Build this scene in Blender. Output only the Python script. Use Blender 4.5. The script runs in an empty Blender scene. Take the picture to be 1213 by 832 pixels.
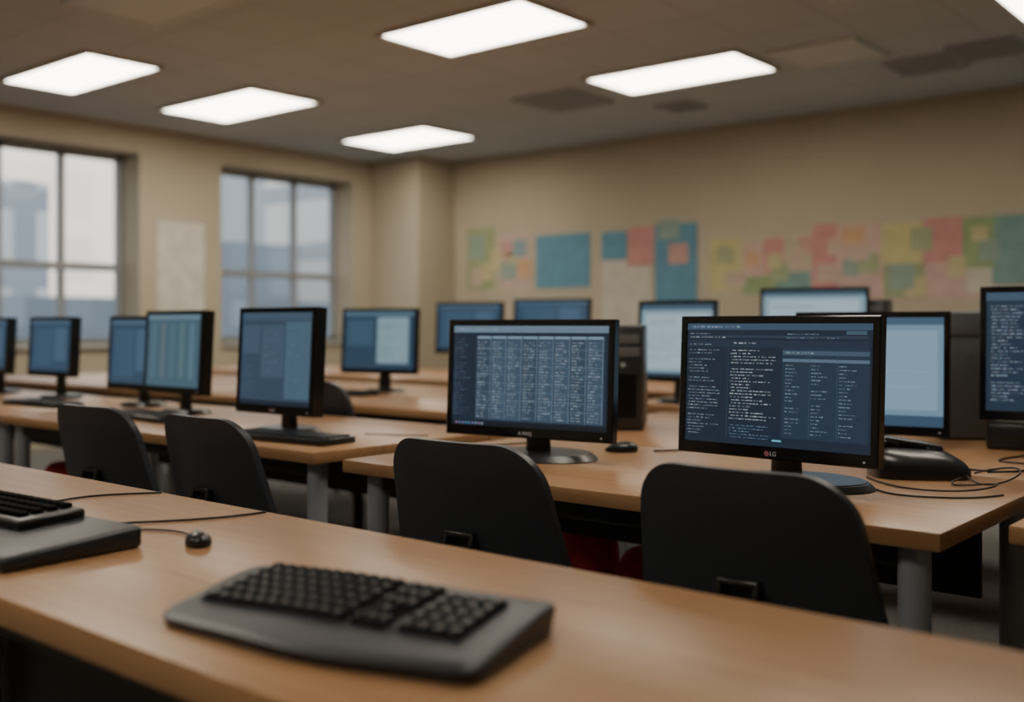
import bpy, bmesh, math, random
from mathutils import Vector, Matrix
random.seed(7)
C = bpy.context.scene.collection
DESK = 0.73

def lin(c):
    return tuple(((x/255)/12.92 if x/255 <= .04045 else ((x/255+.055)/1.055)**2.4) for x in c)

# ---------------------------------------------------------------- materials
def mat(name, col, rough=.5, metal=0, noise=0, nscale=20, bump=0, bscale=200, emis=None, estr=0, spec=.5, coat=0):
    m = bpy.data.materials.new(name); m.use_nodes = True
    nt = m.node_tree; b = nt.nodes['Principled BSDF']
    b.inputs['Base Color'].default_value = (*col, 1)
    b.inputs['Roughness'].default_value = rough
    b.inputs['Metallic'].default_value = metal
    b.inputs['Specular IOR Level'].default_value = spec
    b.inputs['Coat Weight'].default_value = coat
    tc = nt.nodes.new('ShaderNodeTexCoord')
    if noise:
        n = nt.nodes.new('ShaderNodeTexNoise'); n.inputs['Scale'].default_value = nscale
        n.inputs['Detail'].default_value = 4
        nt.links.new(tc.outputs['Object'], n.inputs['Vector'])
        r = nt.nodes.new('ShaderNodeMapRange')
        r.inputs['From Min'].default_value = .3; r.inputs['From Max'].default_value = .7
        r.inputs['To Min'].default_value = 1-noise; r.inputs['To Max'].default_value = 1+noise
        nt.links.new(n.outputs['Fac'], r.inputs['Value'])
        mx = nt.nodes.new('ShaderNodeVectorMath'); mx.operation = 'SCALE'
        mx.inputs[0].default_value = col
        nt.links.new(r.outputs['Result'], mx.inputs['Scale'])
        nt.links.new(mx.outputs['Vector'], b.inputs['Base Color'])
    if bump:
        n2 = nt.nodes.new('ShaderNodeTexNoise'); n2.inputs['Scale'].default_value = bscale
        nt.links.new(tc.outputs['Object'], n2.inputs['Vector'])
        bp = nt.nodes.new('ShaderNodeBump'); bp.inputs['Strength'].default_value = bump
        bp.inputs['Distance'].default_value = .002
        nt.links.new(n2.outputs['Fac'], bp.inputs['Height'])
        nt.links.new(bp.outputs['Normal'], b.inputs['Normal'])
    if emis:
        b.inputs['Emission Color'].default_value = (*emis, 1)
        b.inputs['Emission Strength'].default_value = estr
    return m

def wood_mat():
    m = bpy.data.materials.new('wood_laminate'); m.use_nodes = True
    nt = m.node_tree; b = nt.nodes['Principled BSDF']
    tc = nt.nodes.new('ShaderNodeTexCoord')
    mp = nt.nodes.new('ShaderNodeMapping'); mp.inputs['Scale'].default_value = (1.2, 22, 22)
    nt.links.new(tc.outputs['Object'], mp.inputs['Vector'])
    n = nt.nodes.new('ShaderNodeTexNoise'); n.inputs['Scale'].default_value = 2.2
    n.inputs['Detail'].default_value = 7; n.inputs['Distortion'].default_value = .6
    nt.links.new(mp.outputs['Vector'], n.inputs['Vector'])
    cr = nt.nodes.new('ShaderNodeValToRGB')
    cr.color_ramp.elements[0].position = .25; cr.color_ramp.elements[0].color = (.36, .19, .085, 1)
    cr.color_ramp.elements[1].position = .78; cr.color_ramp.elements[1].color = (.49, .28, .135, 1)
    nt.links.new(n.outputs['Fac'], cr.inputs['Fac'])
    nt.links.new(cr.outputs['Color'], b.inputs['Base Color'])
    b.inputs['Roughness'].default_value = .31
    b.inputs['Specular IOR Level'].default_value = .5
    bp = nt.nodes.new('ShaderNodeBump'); bp.inputs['Strength'].default_value = .05
    bp.inputs['Distance'].default_value = .001
    nt.links.new(n.outputs['Fac'], bp.inputs['Height']); nt.links.new(bp.outputs['Normal'], b.inputs['Normal'])
    return m

def ceiling_mat():
    m = bpy.data.materials.new('ceiling_tiles'); m.use_nodes = True
    nt = m.node_tree; b = nt.nodes['Principled BSDF']
    tc = nt.nodes.new('ShaderNodeTexCoord')
    br = nt.nodes.new('ShaderNodeTexBrick')
    br.offset = 0; br.inputs['Scale'].default_value = 1
    br.inputs['Brick Width'].default_value = .62; br.inputs['Row Height'].default_value = .62
    br.inputs['Mortar Size'].default_value = .010; br.inputs['Mortar Smooth'].default_value = .3
    br.inputs['Color1'].default_value = (.56, .61, .67, 1); br.inputs['Color2'].default_value = (.54, .59, .65, 1)
    br.inputs['Mortar'].default_value = (.46, .50, .55, 1)
    nt.links.new(tc.outputs['Object'], br.inputs['Vector'])
    nt.links.new(br.outputs['Color'], b.inputs['Base Color'])
    b.inputs['Roughness'].default_value = .9
    return m

def screen_mat():
    m = bpy.data.materials.new('lit_screen'); m.use_nodes = True
    nt = m.node_tree; b = nt.nodes['Principled BSDF']
    at = nt.nodes.new('ShaderNodeAttribute'); at.attribute_name = 'Col'
    nt.links.new(at.outputs['Color'], b.inputs['Emission Color'])
    b.inputs['Base Color'].default_value = (.004, .005, .007, 1)
    b.inputs['Emission Strength'].default_value = SCREEN_E
    b.inputs['Roughness'].default_value = .3
    return m

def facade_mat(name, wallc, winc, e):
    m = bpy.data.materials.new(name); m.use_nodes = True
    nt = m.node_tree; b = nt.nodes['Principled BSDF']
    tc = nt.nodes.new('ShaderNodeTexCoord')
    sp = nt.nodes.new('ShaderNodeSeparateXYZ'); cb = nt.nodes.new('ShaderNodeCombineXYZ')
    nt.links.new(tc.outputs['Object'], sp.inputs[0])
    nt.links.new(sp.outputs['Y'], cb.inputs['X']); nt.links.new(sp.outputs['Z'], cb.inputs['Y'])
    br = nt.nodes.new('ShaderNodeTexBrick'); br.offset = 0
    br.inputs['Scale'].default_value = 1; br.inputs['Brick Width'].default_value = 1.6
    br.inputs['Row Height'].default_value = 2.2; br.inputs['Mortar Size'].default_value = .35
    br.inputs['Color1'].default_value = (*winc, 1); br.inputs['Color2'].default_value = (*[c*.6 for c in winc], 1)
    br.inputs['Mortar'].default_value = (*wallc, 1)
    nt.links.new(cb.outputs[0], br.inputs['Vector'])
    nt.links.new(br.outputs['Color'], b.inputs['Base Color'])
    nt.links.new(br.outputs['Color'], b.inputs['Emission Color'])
    b.inputs['Emission Strength'].default_value = e  # walls glow along with windows; emission put in to brighten the view outside
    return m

SCREEN_E = 1.15
M_WOOD = wood_mat()
M_CEIL = ceiling_mat()
M_SCR = screen_mat()
M_WALL = mat('wall_paint', (.47, .415, .31), .85, noise=.04, nscale=1.5, bump=.1, bscale=80)
M_FLOOR = mat('floor_carpet', (.15, .145, .14), .95, noise=.3, nscale=60, bump=.4, bscale=400)
M_BLK = mat('black_plastic', (.016, .017, .019), .3, bump=.02, bscale=900)
M_BEZ = mat('bezel_gloss', (.009, .009, .010), .14)
M_KB = mat('keyboard_body', (.023, .028, .037), .40, spec=.5)
M_KEY = mat('key_plastic', (.021, .025, .032), .38)
M_WELL = mat('key_well', (.003, .003, .004), .8, spec=.1)
M_CHAIR = mat('chair_shell', (.033, .038, .049), .38, noise=.05, nscale=60, bump=.05, bscale=900)
M_RED = mat('red_fabric', (.45, .03, .04), .75, noise=.15, nscale=60, bump=.3, bscale=500)
M_STEEL = mat('painted_steel', (.36, .39, .42), .42, metal=.2, bump=.02)
M_DARK = mat('dark_panel', (.034, .034, .036), .6)
M_GREY = mat('grey_case', (.11, .115, .12), .6)
M_FRAME = mat('window_frame_paint', (.30, .31, .32), .5)
M_LFRAME = mat('light_frame', (.55, .54, .52), .6)
M_DIFF = mat('light_diffuser', (.8, .8, .8), .6, emis=(1, .905, .76), estr=12)
M_DIM = mat('unlit_diffuser', (.68, .72, .76), .5)
M_VENT = mat('vent_metal', (.36, .39, .43), .6)
M_LOGO = mat('logo_print', (.55, .57, .6), .4, emis=(.5, .53, .56), estr=.08)
M_EMB = mat('emblem_red', (.32, .10, .12), .4, emis=(.3, .12, .14), estr=.1)
M_CABLE = mat('cable_rubber', (.01, .01, .011), .45)
M_GROUND = mat('asphalt', (.06, .065, .075), .9, noise=.2, nscale=3)

# ---------------------------------------------------------------- mesh helpers
def link(o, parent=None):
    C.objects.link(o)
    if parent: o.parent = parent
    return o

def from_bm(name, bm, m, parent=None, loc=(0, 0, 0), rot=(0, 0, 0), smooth=False):
    me = bpy.data.meshes.new(name); bm.normal_update(); bm.to_mesh(me); bm.free()
    ms = m if isinstance(m, (list, tuple)) else [m]
    for x in ms: me.materials.append(x)
    if smooth:
        for p in me.polygons: p.use_smooth = True
        me.set_sharp_from_angle(angle=math.radians(40))
    o = bpy.data.objects.new(name, me); o.location = loc; o.rotation_euler = rot
    return link(o, parent)

def add_box(bm, c, s, bevel=0, seg=2, M=None):
    r = bmesh.ops.create_cube(bm, size=1)
    vs = r['verts']
    bmesh.ops.scale(bm, vec=s, verts=vs); bmesh.ops.translate(bm, vec=c, verts=vs)
    if bevel:
        es = list({e for v in vs for e in v.link_edges})
        rb = bmesh.ops.bevel(bm, geom=es, offset=bevel, segments=seg, affect='EDGES', profile=.5)
        vs = list({v for f in rb['faces'] for v in f.verts})
    return vs

def box(name, c, s, m, parent=None, bevel=0, seg=2, rot=(0, 0, 0)):
    bm = bmesh.new(); add_box(bm, (0, 0, 0), s, bevel, seg)
    return from_bm(name, bm, m, parent, c, rot, smooth=bevel > 0)

def cyl(name, c, r, h, m, parent=None, seg=28, rot=(0, 0, 0), r2=None, bevel=.002, sc=(1, 1)):
    bm = bmesh.new()
    bmesh.ops.create_cone(bm, cap_ends=True, segments=seg, radius1=r, radius2=r if r2 is None else r2, depth=h)
    if bevel:
        es = [e for e in bm.edges if abs(e.verts[0].co.z-e.verts[1].co.z) < 1e-6]
        bmesh.ops.bevel(bm, geom=es, offset=bevel, segments=2, affect='EDGES')
    bmesh.ops.scale(bm, vec=(sc[0], sc[1], 1), verts=bm.verts)
    return from_bm(name, bm, m, parent, c, rot, smooth=True)

def empty(name, loc, rotz=0, label='', cat='', group=None):
    o = bpy.data.objects.new(name, None); o.empty_display_size = .1
    o.location = loc; o.rotation_euler = (0, 0, rotz)
    o['label'] = label; o['category'] = cat
    if group: o['group'] = group
    return link(o)

def tag(o, label, cat, group=None):
    o['label'] = label; o['category'] = cat
    if group: o['group'] = group
    return o

def structure(o, label, cat='room'):
    o['kind'] = 'structure'; o['label'] = label; o['category'] = cat
    return o

def cable(pts, r, label):
    cu = bpy.data.curves.new('cable', 'CURVE'); cu.dimensions = '3D'
    sp = cu.splines.new('NURBS'); sp.points.add(len(pts)-1)
    for p, q in zip(sp.points, pts): p.co = (*q, 1)
    sp.use_endpoint_u = True; sp.order_u = 4
    cu.bevel_depth = r; cu.bevel_resolution = 3; cu.resolution_u = 10
    tmp = bpy.data.objects.new('tmp', cu); C.objects.link(tmp)
    bpy.context.view_layer.update()
    me = bpy.data.meshes.new_from_object(tmp.evaluated_get(bpy.context.evaluated_depsgraph_get()))
    bpy.data.objects.remove(tmp)
    me.materials.clear(); me.materials.append(M_CABLE)
    for p in me.polygons: p.use_smooth = True
    o = bpy.data.objects.new('cable', me); link(o)
    return tag(o, label, 'cable')

def text_mesh(name, s, size, m, parent, loc, rot):
    cu = bpy.data.curves.new('t', 'FONT'); cu.body = s; cu.size = size
    cu.extrude = .0003; cu.align_x = 'CENTER'; cu.align_y = 'CENTER'
    tmp = bpy.data.objects.new('tmp', cu); C.objects.link(tmp)
    bpy.context.view_layer.update()
    me = bpy.data.meshes.new_from_object(tmp.evaluated_get(bpy.context.evaluated_depsgraph_get()))
    bpy.data.objects.remove(tmp)
    me.materials.clear(); me.materials.append(m)
    o = bpy.data.objects.new(name, me); o.location = loc; o.rotation_euler = rot
    return link(o, parent)

# ---------------------------------------------------------------- room shell
CEIL = 3.0; WA = -9.2; WB = 9.0; RA = 2.6; RB = -2.6
structure(box('floor', ((WA+RA)/2, (WB+RB)/2, -.05), (RA-WA+.8, WB-RB+.8, .1), M_FLOOR), 'dark brown carpet floor', 'floor')
structure(box('ceiling', ((WA+RA)/2, (WB+RB)/2, CEIL+.05), (RA-WA+.8, WB-RB+.8, .1), M_CEIL), 'suspended ceiling of square grey tiles', 'ceiling')
structure(box('wall_back', ((WA+RA)/2, WB+.1, CEIL/2), (RA-WA+.8, .2, CEIL), M_WALL), 'warm beige painted wall with coloured papers', 'wall')
structure(box('wall_right', (RA+.1, (WB+RB)/2, CEIL/2), (.2, WB-RB, CEIL), M_WALL), 'warm beige painted wall', 'wall')
structure(box('wall_front', ((WA+RA)/2, RB-.1, CEIL/2), (RA-WA+.8, .2, CEIL), M_WALL), 'warm beige painted wall', 'wall')
ZS, ZT = .92, 2.74
openings = [(3.05, 5.43), (6.35, 8.12)]
bm = bmesh.new(); TH = .4
def seg(b0, b1, z0, z1): add_box(bm, (WA-TH/2, (b0+b1)/2, (z0+z1)/2), (TH, b1-b0, z1-z0))
seg(RB, WB, 0, ZS); seg(RB, WB, ZT, CEIL)
seg(RB, openings[0][0], ZS, ZT); seg(openings[0][1], openings[1][0], ZS, ZT); seg(openings[1][1], WB, ZS, ZT)
structure(from_bm('wall_left', bm, M_WALL), 'warm beige painted wall with two deep window recesses', 'wall')
structure(box('trim_1', ((WA-8.42)/2, (8.4+WB)/2, CEIL/2), (-8.42-WA, WB-8.4, CEIL), M_WALL), 'boxed-in corner pillar painted warm beige', 'pillar')

M_GLASS = bpy.data.materials.new('window_glass'); M_GLASS.use_nodes = True
nt = M_GLASS.node_tree; nt.nodes.clear()
o_ = nt.nodes.new('ShaderNodeOutputMaterial'); mx = nt.nodes.new('ShaderNodeMixShader')
tr = nt.nodes.new('ShaderNodeBsdfTransparent'); gl = nt.nodes.new('ShaderNodeBsdfGlossy')
tr.inputs[0].default_value = (.95, .97, .98, 1); gl.inputs['Roughness'].default_value = .08
mx.inputs[0].default_value = .008
nt.links.new(tr.outputs[0], mx.inputs[1]); nt.links.new(gl.outputs[0], mx.inputs[2]); nt.links.new(mx.outputs[0], o_.inputs[0])

def window(n, b0, b1, nb, label):
    e = bpy.data.objects.new('window_%d' % n, None); link(e); e.location = (WA-.33, (b0+b1)/2, ZS)
    structure(e, label, 'window')
    bm = bmesh.new(); W = b1-b0; H = ZT-ZS; t = .055
    add_box(bm, (0, 0, t/2), (.07, W, t)); add_box(bm, (0, 0, H-t/2), (.07, W, t))
    add_box(bm, (0, 0, 1.65-ZS), (.08, W, .07))
    for i in range(nb+1):
        y = -W/2+t/2+(W-t)*i/nb
        add_box(bm, (0, y, H/2), (.07, t, H))
    f = from_bm('frame', bm, M_FRAME, e)
    g = box('glass', (0, 0, H/2), (.006, W-.02, H-.02), M_GLASS, e)
    box('sill', (.17, 0, -.015), (.40, W-.01, .03), M_LFRAME, e)
window(1, *openings[0], 4, 'tall grey-framed window with square panes at dusk')
window(2, *openings[1], 3, 'tall grey-framed three-bay window at dusk')

# outside
g = box('ground', (-40, 12, -.3), (60, 80, .1), M_GROUND); structure(g, 'grey street ground outside', 'ground')
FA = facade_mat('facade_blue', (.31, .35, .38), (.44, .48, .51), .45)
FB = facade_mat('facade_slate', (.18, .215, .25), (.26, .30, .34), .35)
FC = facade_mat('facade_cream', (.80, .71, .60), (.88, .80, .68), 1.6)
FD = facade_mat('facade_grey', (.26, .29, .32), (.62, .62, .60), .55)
for (a, b, w, d, h, fm, lb) in [(-34, 10.6, 5.2, 6, 12, FA, 'pale blue-grey city building'), (-31.5, 13.9, 1.4, 4, 5.4, FD, 'grey city building with lit windows'),
                            (-38, 19.2, 3.6, 6, 9.5, FC, 'cream lit city building'), (-25, 13.0, 8, 3, 2.0, FB, 'low dark slate city building'),
                            (-31, 21.2, 3.0, 5, 4.0, FB, 'dark slate city building'), (-39, 28.6, 3.6, 6, 14, FA, 'pale blue-grey city building with flat roof'),
                            (-31, 25.8, 2.2, 4, 8.0, FD, 'grey city building with lit windows'),
                            (-25, 23.0, 8, 3, 2.0, FB, 'low dark slate city building'), (-44, 38, 7, 6, 12, FA, 'wide blue-grey city building')]:
    o = box('building', (a, b, h/2-.25), (d, w, h), fm); tag(o, lb, 'building')

# ---------------------------------------------------------------- ceiling fixtures
def ceiling_light(a0, a1, b0, b1, lit=True, label='lit rectangular recessed ceiling light panel'):
    e = empty('ceiling_light', ((a0+a1)/2, (b0+b1)/2, CEIL), 0, label, 'ceiling light', 'recessed ceiling light panels')
    W = a1-a0; D = b1-b0; bm = bmesh.new()
    for c, s in [((0, D/2, -.012), (W+.05, .03, .024)), ((0, -D/2, -.012), (W+.05, .03, .024)),
                 ((W/2, 0, -.012), (.03, D, .024)), ((-W/2, 0, -.012), (.03, D, .024))]:
        add_box(bm, c, s)
    from_bm('frame', bm, M_LFRAME if lit else M_DIM, e)
    box('diffuser', (0, 0, -.009), (W-.02, D-.02, .016), M_DIFF if lit else M_DIM, e)
for q in [(-5.08, -3.88, 4.7, 5.38), (-4.78, -3.5, 6.56, 7.22), (-8.25, -6.95, 3.7, 4.28), (-8.32, -7.0, 5.1, 5.8),
          (-8.3, -7.1, 7.15, 7.9), (-1.78, -.58, 6.40, 7.05), (-1.85, -.65, 4.1, 4.75), (-1.85, -.65, 1.9, 2.55), (-5.05, -3.85, 1.5, 2.15),  # last three panels on this line are out of view, added to brighten the near room
          (-1.85, -.65, -1.0, -.35), (-5.05, -3.85, -1.4, -.75)]:  # both panels unseen behind the camera, added to light the chair backs
    ceiling_light(*q)
ceiling_light(-6.0, -4.9, 3.05, 3.65, False, 'unlit rectangular recessed ceiling light panel')
ceiling_light(-3.35, -2.75, 6.75, 7.35, False, 'unlit square recessed ceiling panel')
ceiling_light(-2.5, -1.3, 5.3, 5.9, False, 'unlit rectangular recessed ceiling light panel')
for (a, b, w, d) in [(-5.4, 7.1, .6, .6), (-2.62, 7.8, .45, .45), (-2.15, 7.65, .42, .45), (-4.76, 7.95, .32, .32)]:
    e = empty('ceiling_vent', (a, b, CEIL), 0, 'square grey metal air vent in the ceiling', 'air vent', 'ceiling air vents')
    bm = bmesh.new()
    for sx in (-1, 1):
        add_box(bm, (sx*w/2, 0, -.01), (.03, d, .02)); add_box(bm, (0, sx*d/2, -.01), (w, .03, .02))
    from_bm('frame', bm, M_VENT, e)
    bm = bmesh.new(); n = 7
    for i in range(n): add_box(bm, (0, -d/2+d*(i+.5)/n, -.01), (w-.03, d/n*.55, .012))
    add_box(bm, (0, 0, -.001), (w-.03, d-.03, .002))
    from_bm('louvre', bm, M_VENT, e)

# ---------------------------------------------------------------- posters
PC = {}
def paper_mat(rgb):
    if rgb not in PC:
        c = lin(rgb); PC[rgb] = mat('paper_%d_%d_%d' % rgb, c, .8, noise=.12, nscale=7)
    return PC[rgb]
def paper(a0, a1, z0, z1, rgb, label, y=WB, th=.004, kind='poster'):
    o = box(kind, ((a0+a1)/2, y-th/2-.0005, (z0+z1)/2), (a1-a0, th, z1-z0), paper_mat(rgb))
    tag(o, label, kind.replace('_', ' '), 'coloured papers pinned on the wall'); return o
G1=(150,160,122); PK=(194,140,136); BL=(96,144,166); WH=(196,190,176); YL=(192,184,134); OR=(206,154,112); TE=(120,154,148); LP=(194,168,158); GR=(142,162,118); CR=(186,176,154)
for a0,a1,z0,z1,c,l in [(-8.0,-7.24,1.42,2.12,CR,'large cream backing sheet'),(-5.16,-4.05,1.36,1.93,CR,'wide cream backing sheet'),(-4.05,-2.2,1.30,1.95,LP,'wide pale pink backing sheet')]:
    paper(a0,a1,z0,z1,c,l+' pinned to the beige wall')
P = [(-8.22,-7.80,1.5,2.2,G1,'olive green poster'),(-7.72,-7.30,1.52,2.1,LP,'pale pink poster with notes'),(-7.20,-6.48,1.5,2.07,BL,'large blue poster'),
 (-6.33,-6.02,1.77,2.06,BL,'small blue sheet'),(-6.0,-5.70,1.70,2.09,PK,'small pink sheet'),(-6.32,-6.02,1.05,1.76,WH,'cream paper sheet'),(-6.02,-5.72,1.05,1.69,WH,'cream paper sheet'),
 (-5.68,-5.20,1.30,2.1,BL,'tall blue poster'),(-5.07,-4.72,1.42,1.92,YL,'pale yellow sheet'),(-4.71,-4.50,1.55,1.88,LP,'pale pink sheet'),(-4.50,-4.30,1.58,1.90,PK,'dusty pink sheet'),
 (-4.72,-4.38,1.38,1.56,GR,'green paper strip'),(-4.38,-4.04,1.42,1.58,TE,'teal paper strip'),(-4.02,-3.78,1.40,2.0,PK,'pink sheet'),(-3.80,-3.40,1.46,1.98,LP,'pale pink poster'),
 (-3.40,-3.03,1.60,1.97,YL,'pale yellow sheet'),(-3.38,-3.03,1.33,1.62,G1,'olive green sheet'),(-3.05,-2.71,1.60,1.99,PK,'pink sheet'),(-3.01,-2.72,1.34,1.62,LP,'dusty pink sheet'),
 (-2.73,-2.48,1.56,1.98,GR,'leaf green sheet'),(-2.70,-2.49,1.36,1.58,WH,'pale cream sheet'),(-2.50,-2.2,1.42,1.98,TE,'teal green sheet'),(-2.22,-1.8,1.4,1.98,YL,'pale yellow sheet')]
for k,(a0,a1,z0,z1,c,l) in enumerate(P): paper(a0,a1,z0,z1,c,l+' pinned to the beige wall',y=WB-.0045-.0004*(k % 5),th=.003)
N = [(-7.72,-7.54,1.86,2.04,PK),(-7.52,-7.34,1.85,2.04,BL),(-7.70,-7.48,1.60,1.80,TE),(-7.46,-7.28,1.62,1.82,OR),(-8.18,-7.95,1.85,2.12,TE),(-8.0,-7.82,1.6,1.80,YL),(-8.15,-8.0,1.54,1.74,LP),(-7.86,-7.7,1.72,1.95,YL),
 (-5.52,-5.30,1.70,1.90,PK),(-5.64,-5.40,1.95,2.14,TE),(-3.76,-3.54,1.80,1.96,OR),(-3.98,-3.80,1.48,1.64,LP),(-3.6,-3.42,1.55,1.72,GR),(-4.98,-4.80,1.68,1.84,G1),
 (-4.68,-4.54,1.64,1.78,OR),(-3.34,-3.12,1.40,1.62,TE),(-2.66,-2.53,1.78,1.9,YL),(-4.46,-4.32,1.62,1.76,YL),(-3.74,-3.60,1.52,1.68,TE),(-3.2,-3.02,1.34,1.50,YL),(-4.9,-4.68,1.46,1.6,LP),(-4.24,-4.1,1.62,1.78,LP),(-3.88,-3.76,1.72,1.86,LP),(-3.15,-2.97,1.72,1.92,GR),
 (-7.62,-7.46,1.74,1.90,YL),(-4.42,-4.26,1.50,1.66,GR),(-4.16,-4.02,1.74,1.90,PK),(-3.66,-3.50,1.66,1.80,LP),(-2.84,-2.70,1.50,1.66,YL),(-2.60,-2.44,1.62,1.78,TE)]
for k,(a0,a1,z0,z1,c) in enumerate(N):
    c = tuple(int(v*.66+w_*.34) for v, w_ in zip(c, CR))
    paper(a0,a1,z0,z1,c,'small square sticky note on the wall papers',y=WB-.0095-.0003*(k % 6),th=.0025,kind='sticky_note')
o = box('poster', (WA+.003, 5.88, 1.66), (.005, .52, .9), paper_mat((208,206,196))); tag(o, 'large plain cream paper sheet between the windows', 'poster')

# ---------------------------------------------------------------- tables
def table(a0, a1, b0, b1, label, thick=.035, mod=None, mh=.22):
    W = a1-a0; D = b1-b0
    e = empty('table', ((a0+a1)/2, (b0+b1)/2, 0), 0, label, 'table', 'wooden computer tables')
    box('table_top', (0, 0, DESK-thick/2), (W, D, thick), M_WOOD, e, bevel=.004)
    zt = DESK-thick
    xs = [-W/2+.07, W/2-.07] + ([0] if W > 2.4 else [])
    for x in xs:
        for y in (-D/2+.07, D/2-.07):
            cyl('leg', (x, y, zt/2), .03, zt, M_STEEL, e, 24)
    for y in (-D/2+.07, D/2-.07):
        box('rail', (0, y, zt-.025), (W-.2, .025, .045), M_DARK, e)
    if mod is not None:
        box('modesty_panel', (0, mod, zt-mh/2), (W-.22, .018, mh), M_DARK, e)
    return e
table(-3.9, .55, .65, 1.29, 'long warm wooden computer table with a split keyboard on it', .04, mod=-.2, mh=.3)
table(-2.22, -.62, 1.92, 2.72, 'warm wooden computer table with two black monitors', mod=.22)
table(-2.39, -.62, 2.725, 3.85, 'warm wooden computer table behind the two monitors')
table(-.55, 1.1, 2.08, 2.85, 'wooden computer table beside the neighbouring table end', mod=.1)
table(-.58, 1.1, 2.9, 3.85, 'wooden computer table with grey legs')
table(-4.42, -2.40, 1.97, 2.82, 'warm wooden computer table with grey tube legs', mod=.25)
table(-6.5, -4.43, 1.97, 2.82, 'warm wooden computer table near the windows', mod=.25)
table(-8.6, -6.51, 1.97, 2.82, 'wooden computer table next to the window wall')
table(-5.2, -2.95, 3.25, 4.6, 'deep wooden computer table in the middle row', mod=0)
table(-7.6, -5.21, 3.25, 4.6, 'deep wooden computer table near the windows', mod=0)
table(-2.85, -.6, 4.15, 5.5, 'deep wooden computer table near the poster wall', mod=0)
table(-5.4, -3.1, 5.1, 6.3, 'deep wooden computer table in the rear row', mod=0)
table(-8.0, -5.41, 5.1, 6.3, 'deep wooden computer table in the rear row', mod=0)

# ---------------------------------------------------------------- screens
def R(x0, y0, x1, y1, c, l=0): return (x0, y0, x1, y1, lin(c), l)
def text_rows(x0, y0, x1, y1, n, c, gw=.0032, l=3, fill=.8, indent=.15, hf=.36, bmin=.28, bmax=.8, skip=.07):
    out = []; lh = (y1-y0)/n
    for i in range(n):
        yb = y1-(i+1)*lh+lh*.25
        if random.random() < skip: continue
        x = x0+random.choice([0, 0, 0, .03, .06])*indent*4*(x1-x0)
        xe = x0+(x1-x0)*min(1, random.uniform(fill*.5, max(1, fill)))
        while x < xe-gw:
            wl = random.randint(2, 8); br = random.uniform(bmin, bmax)
            for k in range(wl):
                if x > xe-gw: break
                h = lh*hf*random.choice([.6, .75, .75, 1.0]); cc = [v*br*random.uniform(.7, 1) for v in lin(c)]
                out.append((x, yb, x+gw*.66, yb+h, tuple(cc), l)); x += gw
            x += gw*random.choice([1, 2, 2, 4])
    return out

def scr_table():
    r = [R(0, 0, 1, 1, (28, 39, 53)), R(0, .93, 1, 1, (96, 116, 132), 1), R(0, .0, 1, .045, (22, 28, 36), 1)]
    r += text_rows(.02, .945, .5, .985, 1, (190, 205, 215))
    r += [R(.155, .06, .985, .90, (36, 49, 64), 1), R(0, .05, .14, .92, (30, 41, 56), 1)]
    n = 8; x = .165
    for i in range(n):
        w = (.975-.165)/n
        r += [R(x, .065, x+w-.010, .86, (56, 74, 92) if i % 3 else (48, 64, 80), 2), R(x, .868, x+w-.010, .895, (112, 136, 154), 2)]
        r += text_rows(x+.005, .08, x+w-.016, .85, 27, (186, 204, 218), gw=.0040, fill=1.0, hf=.42, indent=0, skip=.04, bmin=.28, bmax=.8)
        for k in range(8):
            yy = .17+.085*k; r.append(R(x, yy, x+w-.010, yy+.004, (92, 114, 132), 4))
        r += [R(x+w-.0095, .065, x+w-.007, .895, (122, 144, 162), 3)]
        x += w
    r += text_rows(.012, .1, .125, .88, 26, (110, 134, 156), gw=.0045, fill=.8)
    for i in range(9): r.append(R(.03+i*.022, .012, .042+i*.022, .034, (random.randint(60,150), random.randint(90,150), 150), 2))
    return r
def scr_code():
    r = [R(0, 0, 1, 1, (29, 40, 55)), R(0, .945, 1, 1, (56, 74, 94), 1), R(0, 0, 1, .04, (30, 42, 56), 1)]
    r += text_rows(.01, .955, .45, .985, 1, (170, 190, 205), hf=.7)
    r += [R(.05, .88, .98, .90, (42, 55, 70), 1), R(0, .80, .98, .86, (35, 47, 63), 1)]
    r += text_rows(.02, .81, .24, .93, 4, (190, 205, 215)) + text_rows(.27, .82, .52, .86, 1, (210, 220, 230))
    r += text_rows(.015, .06, .22, .79, 28, (176, 196, 212), fill=.7, gw=.0030, skip=.12) + text_rows(.26, .20, .52, .79, 23, (208, 220, 230), fill=.7, gw=.0030, bmax=.95, skip=.12)
    r += text_rows(.26, .05, .5, .17, 5, (140, 175, 200), gw=.0028)
    r += [R(.245, .05, .247, .8, (56, 72, 90), 1)]
    r += [R(.548, .08, .985, .80, (37, 51, 67), 1), R(.548, .745, .985, .78, (60, 79, 97), 2), R(.548, .69, .985, .715, (80, 101, 120), 2)]
    for k, x in enumerate([.565, .70, .84]): r += text_rows(x, .11, x+.09, .68, 20, (156, 176, 194), fill=.7, gw=.0028, indent=0, skip=.12)
    for x in [.69, .83]: r.append(R(x, .09, x+.002, .745, (58, 76, 93), 3))
    r += text_rows(.565, .75, .9, .778, 1, (190, 205, 215), l=4, hf=.6)
    r += [R(.50, .045, .55, .06, (90, 170, 190), 2), R(.87, .91, .97, .94, (60, 80, 98), 2)]
    r += text_rows(.56, .87, .85, .93, 2, (130, 155, 175))
    return r
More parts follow.
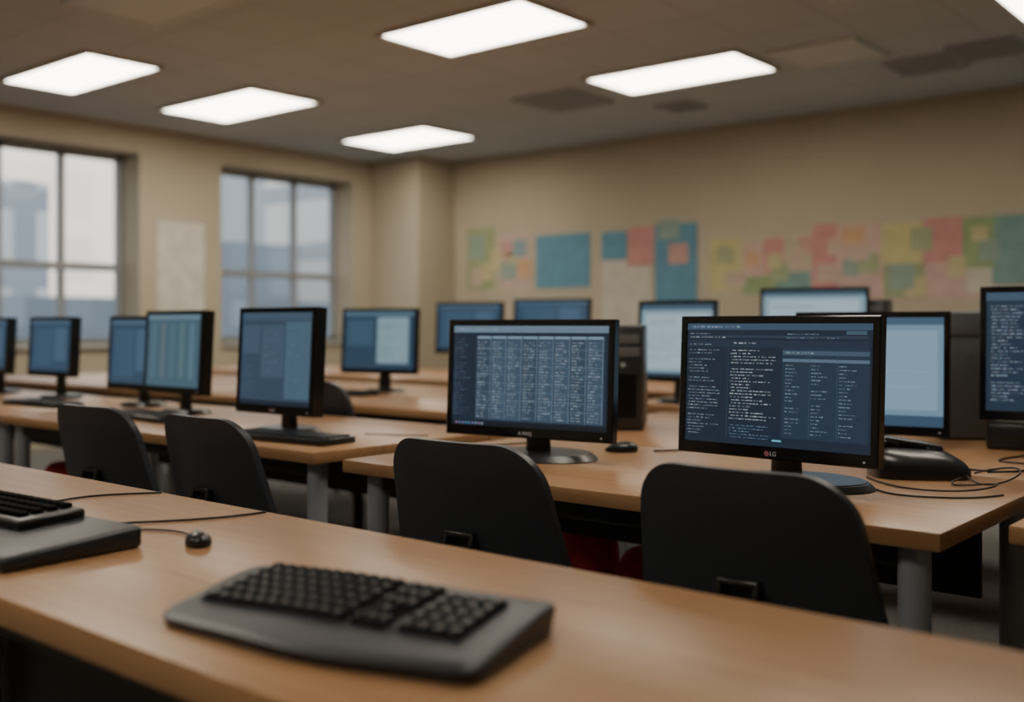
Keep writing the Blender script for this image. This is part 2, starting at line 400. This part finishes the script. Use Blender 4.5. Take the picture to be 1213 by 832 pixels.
def scr_blur(c1, c2, c3):
    r = [R(0, 0, 1, 1, c1), R(0, .92, 1, 1, c2, 1), R(.0, 0, 1, .05, (30, 40, 52), 1)]
    r += [R(.30, .3, .62, .86, c2, 1), R(.64, .08, .98, .90, c3, 1), R(.02, .55, .27, .86, c2, 1)]
    r += text_rows(.04, .1, .27, .5, 12, (100, 126, 146), gw=.008) + text_rows(.32, .35, .6, .82, 14, (110, 134, 154), gw=.008) + text_rows(.66, .12, .95, .86, 20, (115, 140, 160), gw=.008)
    return r
def scr_code2():
    r = [R(0, 0, 1, 1, (36, 50, 66)), R(0, .93, 1, 1, (60, 80, 98), 1), R(.3, .0, .31, .93, (50, 68, 84), 1)]
    r += text_rows(.03, .08, .27, .9, 28, (185, 204, 216), gw=.005) + text_rows(.34, .08, .95, .9, 28, (175, 196, 210), gw=.005)
    return r
def scr_pale():
    return [R(0, 0, 1, 1, (120, 146, 160)), R(0, .92, 1, 1, (60, 82, 98), 1), R(.06, .10, .94, .86, (152, 174, 184), 1), R(0, 0, 1, .05, (50, 66, 80), 1),
            R(.1, .7, .5, .8, (140, 164, 176), 2)] + text_rows(.1, .2, .85, .62, 12, (118, 144, 158), gw=.010, l=3)
def scr_half():
    return [R(0, 0, 1, 1, (44, 64, 82)), R(0, .93, 1, 1, (80, 105, 122), 1), R(.48, .1, .92, .9, (120, 146, 156), 1), R(.05, .4, .42, .85, (56, 80, 98), 1)] + text_rows(.52, .2, .88, .8, 14, (96, 124, 140), gw=.010)
def scr_blank():
    return [R(0, 0, 1, 1, (104, 132, 154)), R(0, .0, 1, .1, (54, 76, 98), 1), R(.04, .15, .96, .88, (120, 148, 168), 1), R(0, .93, 1, 1, (64, 88, 108), 1), R(.2, .5, .9, .505, (140, 166, 184), 2), R(.2, .36, .9, .365, (140, 166, 184), 2)]
def scr_dim():
    return [R(0, 0, 1, 1, (50, 70, 90)), R(0, .93, 1, 1, (70, 92, 112), 1), R(.1, .1, .55, .85, (58, 80, 100), 1), R(.6, .2, .9, .85, (66, 88, 110), 1)] + text_rows(.12, .15, .5, .8, 14, (78, 102, 122), gw=.010)
def scr_stripes():
    r = [R(0, 0, 1, 1, (66, 90, 104)), R(0, .93, 1, 1, (92, 116, 130), 1)]
    cs = [(74,100,114),(84,100,108),(72,98,112),(80,104,112),(80,106,122)]
    for i, c in enumerate(cs): r.append(R(.08+i*.18, .12, .17+i*.18, .88, c, 1))
    return r

def build_screen(W, H, rects, parent, loc, rot=(0, 0, 0)):
    verts = []; faces = []; cols = []
    for (x0, y0, x1, y1, c, l) in rects:
        n = len(verts); y = -.00025*l
        for (x, z) in ((x0, y0), (x1, y0), (x1, y1), (x0, y1)):
            verts.append(((x-.5)*W, y, (z-.5)*H))
        faces.append((n, n+1, n+2, n+3)); cols.append(c)
    me = bpy.data.meshes.new('screen'); me.from_pydata(verts, [], faces)
    ca = me.color_attributes.new('Col', 'FLOAT_COLOR', 'CORNER')
    for p in me.polygons:
        for li in p.loop_indices: ca.data[li].color = (*cols[p.index], 1)
    me.materials.append(M_SCR)
    o = bpy.data.objects.new('screen', me); o.location = loc
    return link(o, parent)

def frame_mesh(name, W, H, bz, bb, dep, m, parent, loc):
    bm = bmesh.new(); ch = .003
    def ring(w0, z0, z1, y): return [bm.verts.new(v) for v in ((-w0, y, z0), (w0, y, z0), (w0, y, z1), (-w0, y, z1))]
    o0 = ring(W/2, -H/2, H/2, dep); o1 = ring(W/2, -H/2, H/2, ch); o2 = ring(W/2-ch, -H/2+ch, H/2-ch, 0)
    i0 = ring(W/2-bz, -H/2+bb, H/2-bz, 0); i1 = ring(W/2-bz-.001, -H/2+bb+.001, H/2-bz-.001, .004)
    i2 = ring(W/2-bz-.001, -H/2+bb+.001, H/2-bz-.001, dep)
    rs = [o0, o1, o2, i0, i1, i2, o0]
    for A, B in zip(rs, rs[1:]):
        for k in range(4):
            bm.faces.new((A[k], A[(k+1) % 4], B[(k+1) % 4], B[k]))
    bmesh.ops.recalc_face_normals(bm, faces=bm.faces)
    return from_bm(name, bm, m, parent, loc)

def monitor(a, b, rotdeg, W, H, lift, scr, label, tilt=3, logo=None, base='ellipse', group='black flat computer monitors', zbase=DESK, bz=.017, bb=.028, br=.13, bo=(0, 0), dp=.034):
    e = empty('computer_monitor', (a, b, zbase), math.radians(rotdeg), label, 'monitor', group)
    zc = lift+H/2; fy = -.065; T = math.radians(-tilt)
    def hp(y, z):
        return (0, fy+y*math.cos(T)-z*math.sin(T), zc+y*math.sin(T)+z*math.cos(T))
    rt = (T, 0, 0)
    f = frame_mesh('bezel', W, H, bz, bb, dp-.006, M_BEZ, e, hp(0, 0)); f.rotation_euler = rt
    sh = H-bz-bb; so = (bb-bz)/2
    s = build_screen(W-2*bz, sh, scr, e, hp(.0035, so)); s.rotation_euler = rt
    bm = bmesh.new(); r = bmesh.ops.create_cube(bm, size=1)
    bmesh.ops.scale(bm, vec=(W-.006, dp, H-.006), verts=bm.verts)
    for v in bm.verts:
        if v.co.y > 0: v.co.x *= .78; v.co.z *= .72
    bmesh.ops.bevel(bm, geom=bm.edges[:], offset=.006, segments=2, affect='EDGES')
    c = from_bm('back_casing', bm, M_BLK, e, hp(.005+dp/2, 0), rt, smooth=True)
    cyl('stand_neck', (0, .0, (lift+H*.45)/2), .024, lift+H*.45-.01, M_BLK, e, 20, r2=.018, sc=(1.7, .7))
    if base == 'ellipse':
        cyl('stand_base', (bo[0], bo[1], .009), br, .018, M_BLK, e, 48, r2=br-.02, bevel=.004, sc=(1.0, .76))
    else:
        box('stand_base', (bo[0], bo[1], .04), (.20, .17, .08), M_BLK, e, bevel=.012)
    pl = cyl('power_light', hp(-.0006, -H/2+bb*.45), .0025, .0015, M_LOGO, e, 12, rot=(math.pi/2+T, 0, 0), bevel=0)
    pl.location.x = W*.44
    if logo:
        t = text_mesh('logo', logo, .0135, M_LOGO, e, hp(-.0008, -H/2+bb*.45), (math.pi/2+T, 0, 0))
        if logo == 'LG':
            t.location.x = .006
            bm = bmesh.new(); bmesh.ops.create_circle(bm, segments=24, radius=.0062, cap_ends=True)
            em = from_bm('emblem', bm, M_EMB, e, hp(-.0008, -H/2+bb*.45), (math.pi/2+T, 0, 0))
            em.location.x = -.010
    return e

monitor(-1.85, 2.32, 8, .535, .328, .057, scr_table(), 'black widescreen monitor showing a dense data table', logo='A MAQ', br=.17, bo=(.02, -.02))
monitor(-1.078, 2.268, -3, .500, .325, .066, scr_code(), 'black widescreen monitor showing dark code and tables', logo='LG', br=.165, bo=(.03, .03))
monitor(-2.935, 2.30, 1, .41, .365, .065, scr_blur((52,68,86),(62,80,98),(68,90,108)), 'black squarish monitor with a dark blue page', logo='LG', bb=.03, dp=.055)
monitor(-3.89, 2.51, -1, .435, .345, .085, scr_stripes(), 'black squarish monitor with faint coloured columns on screen', dp=.06)
monitor(-4.40, 2.62, 0, .40, .335, .075, scr_dim(), 'black squarish monitor with a dim slate screen', dp=.055)
monitor(-5.19, 2.63, 6, .37, .30, .11, scr_dim(), 'small black monitor with a dim blue screen', dp=.055)
monitor(-5.80, 2.60, 2, .40, .30, .11, scr_dim(), 'black monitor with a dim blue screen near the windows', dp=.055)
monitor(-4.29, 4.02, 12, .50, .36, .10, scr_half(), 'black monitor with a pale page on half the screen')
monitor(-4.72, 5.22, 14, .50, .34, .18, scr_dim(), 'black monitor with a dark blue screen on the rear table')
monitor(-4.34, 5.62, 14, .56, .34, .205, scr_dim(), 'black monitor with a dim screen on the rear table')
monitor(-2.60, 4.35, 6, .40, .385, .10, scr_pale(), 'black monitor showing a bright pale page')
monitor(-2.29, 5.15, 16, .54, .36, .20, scr_pale(), 'wide black monitor showing a bright pale page')
monitor(-1.235, 3.20, 12, .45, .37, .04, scr_blank(), 'black monitor with an empty light blue screen')
monitor(-.73, 3.45, 10, .50, .40, .085, scr_code2(), 'black monitor with lines of pale code', base='box', bo=(-.13, -.02))

# ---------------------------------------------------------------- computers
def tower(a, b, rot, m, label, w=.18, d=.40, h=.37, vents=True):
    e = empty('computer_tower', (a, b, DESK), math.radians(rot), label, 'computer')
    box('casing', (0, .01, h/2), (w, d, h), m, e, bevel=.008)
    box('front_panel', (0, -d/2-.002, h/2), (w-.012, .022, h-.01), m, e, bevel=.006)
    if vents:
        bm = bmesh.new()
        for i in range(14): add_box(bm, (0, -d/2-.015, .05+i*.011), (w*.66, .004, .005))
        from_bm('vent', bm, M_WELL, e)
        for zz in (h-.05, h-.095): box('disc_drive', (0, -d/2-.014, zz), (w*.8, .006, .034), M_GREY, e, bevel=.001)
    else:
        box('disc_drive', (0, -d/2-.014, h-.06), (w*.8, .005, .04), m, e, bevel=.001)
    cyl('power_button', (0, -d/2-.014, h-.14), .009, .006, M_STEEL if vents else m, e, 20, rot=(math.pi/2, 0, 0), bevel=.001)
    return e
M_CASE = mat('dark_case', (.026, .027, .030), .35)
tower(-2.145, 3.20, 30, M_CASE, 'black desktop computer tower standing on the table', w=.14, d=.28, h=.37)
tower(-1.12, 3.62, 36, M_GREY, 'plain grey desktop computer tower standing on the table', w=.17, d=.22, h=.415, vents=False)
tower(-2.06, 5.38, 10, M_CASE, 'slim black computer tower beside the wide monitor', w=.13, d=.18, h=.50)

# ---------------------------------------------------------------- chairs
def build_chair(m, label):
    e = empty('office_chair', (0, 0, 0), 0, label, 'chair', 'dark office chairs at the tables')
    z0, z1 = .49, .866; wb, wt = .240, .190; rc = .08
    Hh = z1-z0; rows = []
    ts = [.5-.5*math.cos(math.pi*i/28) for i in range(29)]
    bm = bmesh.new(); nu = 20
    for t in ts:
        z = z0+t*Hh; w = wb+(wt-wb)*t
        for dd in (t*Hh, (1-t)*Hh):
            if dd < rc: w -= rc-math.sqrt(max(0, rc*rc-(rc-dd)**2))
        row = []
        for i in range(nu+1):
            u = -1+2*i/nu; x = u*w
            y = -.175-.085*t + .045*(x/.23)**2
            row.append((x, y, z))
        rows.append(row)
    th = .02
    F = [[bm.verts.new((x, y+th/2, z)) for (x, y, z) in r] for r in rows]
    Bk = [[bm.verts.new((x, y-th/2, z)) for (x, y, z) in r] for r in rows]
    n = len(rows)
    for j in range(n-1):
        for i in range(nu):
            bm.faces.new((F[j][i], F[j+1][i], F[j+1][i+1], F[j][i+1]))
            bm.faces.new((Bk[j][i], Bk[j][i+1], Bk[j+1][i+1], Bk[j+1][i]))
        bm.faces.new((F[j][0], Bk[j][0], Bk[j+1][0], F[j+1][0]))
        bm.faces.new((F[j][nu], F[j+1][nu], Bk[j+1][nu], Bk[j][nu]))
    for i in range(nu):
        bm.faces.new((F[0][i], F[0][i+1], Bk[0][i+1], Bk[0][i]))
        bm.faces.new((F[n-1][i], Bk[n-1][i], Bk[n-1][i+1], F[n-1][i+1]))
    bmesh.ops.recalc_face_normals(bm, faces=bm.faces)
    o = from_bm('backrest', bm, m, e, smooth=True)
    md = o.modifiers.new('bev', 'BEVEL'); md.width = .006; md.segments = 3; md.limit_method = 'ANGLE'; md.angle_limit = math.radians(50)
    bm = bmesh.new(); add_box(bm, (0, 0, 0), (.45, .43, .06), .026, 4)
    for v in bm.verts: v.co.z += .02*(v.co.x/.22)**2-.015*max(0, v.co.y/.21)
    from_bm('seat', bm, m, e, (0, .035, .455), smooth=True)
    bm = bmesh.new()
    for c, s in [((-.034, 0, 0), (.012, .02, .045)), ((.034, 0, 0), (.012, .02, .045)), ((0, 0, .020), (.076, .022, .012)), ((0, 0, -.020), (.08, .026, .014))]:
        add_box(bm, c, s, .004, 2)
    from_bm('bracket', bm, M_BLK, e, (0, -.234, .655), (-.2, 0, 0), smooth=True)
    bm = bmesh.new()
    add_box(bm, (0, -.222, .54), (.05, .014, .20), .004); add_box(bm, (0, -.11, .418), (.05, .25, .014), .004)
    add_box(bm, (0, -.222, .43), (.05, .014, .03), .004)
    from_bm('support_bar', bm, M_BLK, e, smooth=True)
    box('seat_mechanism', (0, .02, .405), (.16, .2, .04), M_BLK, e, bevel=.008)
    cyl('column', (0, .02, .25), .024, .30, M_BLK, e, 20)
    cyl('hub', (0, .02, .10), .04, .06, M_BLK, e, 20)
    for k in range(5):
        an = math.radians(90+72*k+20); dx, dy = math.cos(an), math.sin(an)
        bm = bmesh.new(); vs = add_box(bm, (.14, 0, 0), (.26, .035, .025), .005)
        for v in bm.verts:
            if v.co.x > .2: v.co.z -= .012
        from_bm('base_leg', bm, M_BLK, e, (0, .02, .09), (0, 0, an), smooth=True)
        cyl('caster', (dx*.27, .02+dy*.27, .0275), .027, .035, M_BLK, e, 18, rot=(math.pi/2, 0, an+.6))
    return e
def copy_tree(root, loc, rz, label=None, mats=None):
    n = root.copy(); C.objects.link(n); n.location = loc; n.rotation_euler = (0, 0, rz)
    if label: n['label'] = label
    for ch in list(root.children):
        c = ch.copy(); C.objects.link(c); c.parent = n
    return n
ch = build_chair(M_CHAIR, 'dark charcoal office chair pushed in at the table')
ch.location = (-.83, 1.80, 0)
for (a, b, r) in [(-1.462, 1.80, 2), (-2.35, 1.80, -2), (-2.93, 1.80, 3), (-3.50, 3.10, 0)]:
    copy_tree(ch, (a, b, 0), math.radians(r))

# ---------------------------------------------------------------- red backpacks on the floor
bp0 = None
def backpack(a, b, rot, s=1):
    global bp0
    if bp0 is None:
        bp0 = empty('backpack', (0, 0, 0), 0, 'red fabric backpack standing on the carpet under a table', 'backpack', 'red backpacks under the tables')
        bm = bmesh.new(); add_box(bm, (0, 0, .21), (.32, .18, .42), .06, 4)
        for v in bm.verts:
            f = v.co.z/.42; v.co.x *= 1-.18*f*f; v.co.y *= 1-.35*f*f
        from_bm('body', bm, M_RED, bp0, smooth=True)
        bm = bmesh.new(); add_box(bm, (0, -.105, .13), (.24, .05, .18), .02, 3)
        from_bm('front_pocket', bm, M_RED, bp0, smooth=True)
        for sx in (-1, 1):
            bm = bmesh.new(); add_box(bm, (sx*.08, .098, .2), (.04, .012, .32), .004, 2)
            from_bm('shoulder_strap', bm, M_BLK, bp0, smooth=True)
        bm = bmesh.new()
        for i in range(9):
            t = math.pi*i/8; add_box(bm, (.035*math.cos(t), 0, .405+.03*math.sin(t)), (.016, .014, .012), .003, 1)
        from_bm('top_loop', bm, M_BLK, bp0, smooth=True)
        n = bp0
    else: n = copy_tree(bp0, (0, 0, 0), 0)
    n.location = (a, b, 0); n.rotation_euler = (0, 0, math.radians(rot)); n.scale = (s, s, s)
backpack(-2.05, 2.74, 20, 1.1); backpack(-1.68, 2.70, -10, 1.02); backpack(-3.35, 2.30, 15, 1.15); backpack(-2.80, 2.32, -12, 1.0); backpack(-4.55, 2.35, 0, 1.15)

# ---------------------------------------------------------------- ergonomic keyboard
def ergo(a, b, rot):
    e = empty('computer_keyboard', (a, b, DESK), math.radians(rot), 'dark grey sculpted ergonomic keyboard on the wooden table', 'keyboard')
    W, D = .238, .128
    def yf(x):
        u = x/W; return -D+.004+.016*u*u-.012*math.exp(-((u-.15)/.45)**2)
    def yb(x):
        u = x/W; return D+.004-.010*(u*u)
    def top(x, t):
        u = x/W; h = .014+.015*min(1, t*1.25)
        h += .004*math.exp(-((u+.15)/.45)**2) + .007*max(0, u)
        return h
    nx, ny = 56, 24; bm = bmesh.new(); g = []
    for i in range(nx+1):
        u = -math.cos(math.pi*i/nx); x = W*u; col = []
        endr = 1-abs(u); rr = .16 if u < 0 else .07; kx = 1 if u < 0 else .40
        sh = 0 if endr > rr else 1-math.sqrt(max(0, 1-((rr-endr)/rr)**2))
        for j in range(ny+1):
            t = j/ny; f, bk = yf(x), yb(x); f += sh*.05*kx; bk -= sh*.045*kx
            y = f+(bk-f)*t
            xx = x-.02*(t-.5)
            ed = min(t, 1-t, (1-abs(u))*1.6); fall = min(1, ed/.04)
            z = top(x, t)*(.80+.20*math.sqrt(max(0, 1-(1-fall)**2)))
            col.append(bm.verts.new((xx, y, z)))
        g.append(col)
    for i in range(nx):
        for j in range(ny): bm.faces.new((g[i][j], g[i+1][j], g[i+1][j+1], g[i][j+1]))
    per = [g[i][0] for i in range(nx+1)]+[g[nx][j] for j in range(1, ny+1)]+[g[i][ny] for i in range(nx-1, -1, -1)]+[g[0][j] for j in range(ny-1, 0, -1)]
    low = [bm.verts.new((v.co.x*.98, v.co.y*.98, .001)) for v in per]
    for k in range(len(per)):
        k2 = (k+1) % len(per); bm.faces.new((per[k], low[k], low[k2], per[k2]))
    bm.faces.new(low[::-1])
    bmesh.ops.recalc_face_normals(bm, faces=bm.faces)
    from_bm('body', bm, M_KB, e, smooth=True)
    def surf(x, y):
        t = (y-yf(x))/(yb(x)-yf(x)); return top(x, t)
    tiltx = math.atan2(top(0, .7)-top(0, .4), .3*(2*D))
    def well(x0, x1, y0, y1):
        bm = bmesh.new(); n = 10; gr = []
        for i in range(n+1):
            c = []
            for j in range(n+1):
                x = x0+(x1-x0)*i/n; y = y0+(y1-y0)*j/n
                c.append(bm.verts.new((x-.01*(y/D), y, surf(x, y)+.0008)))
            gr.append(c)
        for i in range(n):
            for j in range(n): bm.faces.new((gr[i][j], gr[i+1][j], gr[i+1][j+1], gr[i][j+1]))
        from_bm('key_well', bm, M_WELL, e)
    well(-.205, .026, -.052, .104); well(.034, .088, -.054, .098); well(.100, .190, -.050, .080)
    bm = bmesh.new(); bmesh.ops.create_cube(bm, size=1)
    bmesh.ops.scale(bm, vec=(.0165, .0165, .009), verts=bm.verts)
    for v in bm.verts:
        if v.co.z > 0: v.co.x *= .74; v.co.y *= .68
    bmesh.ops.bevel(bm, geom=bm.edges[:], offset=.0012, segments=2, affect='EDGES')
    first = from_bm('key', bm, M_KEY, e, smooth=True); me = first.data
    pos = []
    for r in range(6):
        off = [0, .0, .004, .006, .009, 0][r]
        for c in range(11):
            x = -.192+off*.3+c*.0205; y = .092-r*.0262
            pos.append((x, y, 1.06, .95 if r else .75))
    for r in range(5):
        for c in range(3):
            if r == 3 and c != 1: continue
            pos.append((.044+c*.0178, .086-r*.030, .95, 1.0))
    for r in range(5):
        for c in range(4): pos.append((.112+c*.0218, .068-r*.0258, 1.08, 1.0))
    for i, (x, y, sx, sy) in enumerate(pos):
        o = first if i == 0 else first.copy()
        if i: C.objects.link(o)
        o.parent = e; o.location = (x-.01*(y/D), y, surf(x, y)+.0046); o.rotation_euler = (tiltx, 0, 0); o.scale = (sx, sy*1.22, 1)
    return e
ergo(-.980, .858, 9.5)

e = empty('computer_keyboard', (-1.855, .810, DESK), math.radians(4), 'thick stepped near-black keyboard with a wide rest on the table', 'keyboard')
bm = bmesh.new(); add_box(bm, (0, 0, 0), (.50, .24, .032), .009, 4)
for v in bm.verts:
    if v.co.z > 0: v.co.z += .007*(v.co.y/.125)-.001
from_bm('body', bm, M_KEY, e, (.02, 0, .0161), smooth=True)
bm = bmesh.new(); add_box(bm, (0, 0, 0), (.38, .12, .018), .006, 3)
from_bm('upper_tray', bm, M_BLK, e, (-.07, .050, .041), (.05, 0, 0), smooth=True)
kx = None
for r in range(4):
    for c in range(17):
        if kx is None:
            bm = bmesh.new(); add_box(bm, (0, 0, 0), (.0160, .0185, .008), .002, 2); kx = from_bm('key', bm, M_WELL, e, smooth=True); o = kx
        else:
            o = kx.copy(); C.objects.link(o)
        o.parent = e; y = .093-r*.0262; o.location = (-.245+c*.0205, y, .0535+(y-.050)*.05)

kb0 = None
def small_keyboard(a, b, rot):
    global kb0
    if kb0 is None:
        kb0 = empty('computer_keyboard', (0, 0, 0), 0, 'slim black keyboard in front of a monitor', 'keyboard', 'slim black keyboards on the tables')
        box('body', (0, 0, .0105), (.44, .15, .02), M_BLK, kb0, bevel=.004)
        bm = bmesh.new()
        for r in range(5):
            for c in range(20): add_box(bm, (-.2+c*.021, .05-r*.025, .0225), (.017, .02, .006))
        k = from_bm('keys', bm, M_KEY, kb0); k['kind'] = 'stuff'
        n = kb0
    else: n = copy_tree(kb0, (0, 0, 0), 0)
    n.location = (a, b, DESK); n.rotation_euler = (0, 0, math.radians(rot))
for q in [(-2.72, 2.13, 6), (-3.75, 2.26, -4), (-4.75, 2.32, 3), (-5.6, 2.3, -3), (-4.3, 3.7, 5)]:
    small_keyboard(*q)

# ---------------------------------------------------------------- mice
mouse0 = None
def mouse(a, b, rot, s=1):
    global mouse0
    if mouse0 is None:
        mouse0 = empty('computer_mouse', (0, 0, 0), 0, 'small black computer mouse on the wooden table', 'mouse', 'black computer mice')
        bm = bmesh.new(); bmesh.ops.create_uvsphere(bm, u_segments=28, v_segments=16, radius=1)
        for v in bm.verts:
            x, y, z = v.co; z = max(z, -.35)
            v.co = (x*.029*(1-.12*y), y*.05, (z+.35)*.023*(1-.15*y)+.0008)
        from_bm('body', bm, M_BLK, mouse0, smooth=True)
        cyl('scroll_wheel', (0, .025, .0255), .007, .006, M_STEEL, mouse0, 16, rot=(0, math.pi/2, 0))
        n = mouse0
    else: n = copy_tree(mouse0, (0, 0, 0), 0)
    n.location = (a, b, DESK); n.rotation_euler = (0, 0, math.radians(rot)); n.scale = (s, s, s)
mouse(-1.545, 1.02, 65, .74); mouse(-1.73, 2.56, 130, .95)

# ---------------------------------------------------------------- desk telephone
e = empty('desk_telephone', (-.90, 2.62, DESK), math.radians(35), 'low rounded black desk telephone unit on the table', 'telephone')
bm = bmesh.new(); bmesh.ops.create_uvsphere(bm, u_segments=40, v_segments=24, radius=1)
for v in bm.verts:
    x, y, z_ = v.co
    f = lambda t, p: math.copysign(abs(t)**p, t)
    zz = max(z_, -.05)
    v.co = (f(x, .55)*.115, f(y, .55)*.085, max(0, (f(zz, .6) if zz > 0 else zz)+.05)*.062*(1+.30*y-.28*x)+.0008)
from_bm('base', bm, M_BLK, e, smooth=True)
bm = bmesh.new(); add_box(bm, (0, 0, 0), (.15, .04, .022), .010, 4); add_box(bm, (.052, 0, -.006), (.045, .048, .022), .010, 4); add_box(bm, (-.052, 0, -.006), (.045, .048, .022), .010, 4)
from_bm('handset', bm, M_BLK, e, (-.01, .025, .074), (.1, .16, 0), smooth=True)

# ---------------------------------------------------------------- cables
z = DESK+.003
cable([(-1.70, 1.275, z), (-1.70, 1.25, z), (-1.72, 1.15, z), (-1.80, 1.05, z), (-1.82, .98, z+.002), (-1.84, .95, z+.004)], .0022, 'thin black cable across the wooden table')
cable([(-2.07, 1.275, z), (-2.08, 1.26, z), (-2.17, 1.16, z), (-2.14, 1.06, z), (-2.07, .96, z)], .0022, 'thin black keyboard cable across the wooden table')
cable([(-1.595, 1.035, z+.004), (-1.64, 1.06, z), (-1.70, 1.05, z), (-1.75, 1.0, z), (-1.78, .95, z)], .0018, 'thin black mouse cable on the wooden table')
cable([(-.98, 2.50, z), (-.90, 2.40, z), (-.80, 2.36, z), (-.68, 2.38, z+.01), (-.66, 2.48, z+.02), (-.74, 2.52, z), (-.80, 2.48, z), (-.78, 2.56, z+.01)], .0022, 'looped black telephone cable on the wooden table')
cable([(-.78, 2.60, z+.01), (-.72, 2.48, z), (-.65, 2.50, z+.02), (-.65, 2.62, z+.04), (-.72, 2.66, z+.03), (-.78, 2.66, z+.01)], .0022, 'looped black cable beside the desk telephone')
cable([(-.76, 2.70, z+.01), (-.70, 2.85, z), (-.72, 3.0, z), (-.66, 3.0, z), (-.66, 3.15, z)], .0024, 'loose black cable on the wooden table')
cable([(-.84, 2.80, z), (-.74, 2.78, z), (-.68, 2.92, z), (-.76, 3.05, z), (-.86, 2.98, z), (-.80, 3.2, z)], .0024, 'coiled black cable on the wooden table')
cable([(-.92, 2.36, z), (-.86, 2.28, z), (-.80, 2.28, z), (-.74, 2.30, z), (-.68, 2.34, z), (-.65, 2.42, z)], .0022, 'curled black power cable on the wooden table')
cable([(-1.80, 2.62, z), (-1.80, 2.6, z), (-1.80, 2.56, z), (-1.77, 2.54, z)], .0022, 'thin black mouse cable behind a monitor')
cable([(-1.95, 2.46, z), (-2.02, 2.42, z), (-2.08, 2.2, z), (-2.17, 2.3, z), (-2.05, 2.6, z)], .0025, 'black power cable behind a monitor')
cable([(-1.66, 2.62, z), (-1.58, 2.70, z), (-1.68, 2.82, z), (-1.60, 2.95, z), (-1.75, 3.05, z)], .0025, 'black cable crossing the wooden table')
cable([(-2.66, 2.40, z), (-2.60, 2.44, z), (-2.52, 2.44, z), (-2.46, 2.5, z)], .0022, 'thin black cable on the wooden table')

# ---------------------------------------------------------------- world and camera
w = bpy.data.worlds.new('dusk'); bpy.context.scene.world = w; w.use_nodes = True
bg = w.node_tree.nodes['Background']; bg.inputs[0].default_value = (.72, .78, .84, 1); bg.inputs[1].default_value = 1.8

cam = bpy.data.cameras.new('camera'); co = bpy.data.objects.new('camera', cam); link(co)
co.location = (0, 0, 1.10); co.rotation_euler = (math.radians(90), 0, math.radians(40))
cam.sensor_width = 36; cam.lens = 37.1; cam.shift_y = -.0256
cam.dof.use_dof = True; cam.dof.focus_distance = 2.3; cam.dof.aperture_fstop = 1.6
cam.clip_start = .02
bpy.context.scene.camera = co
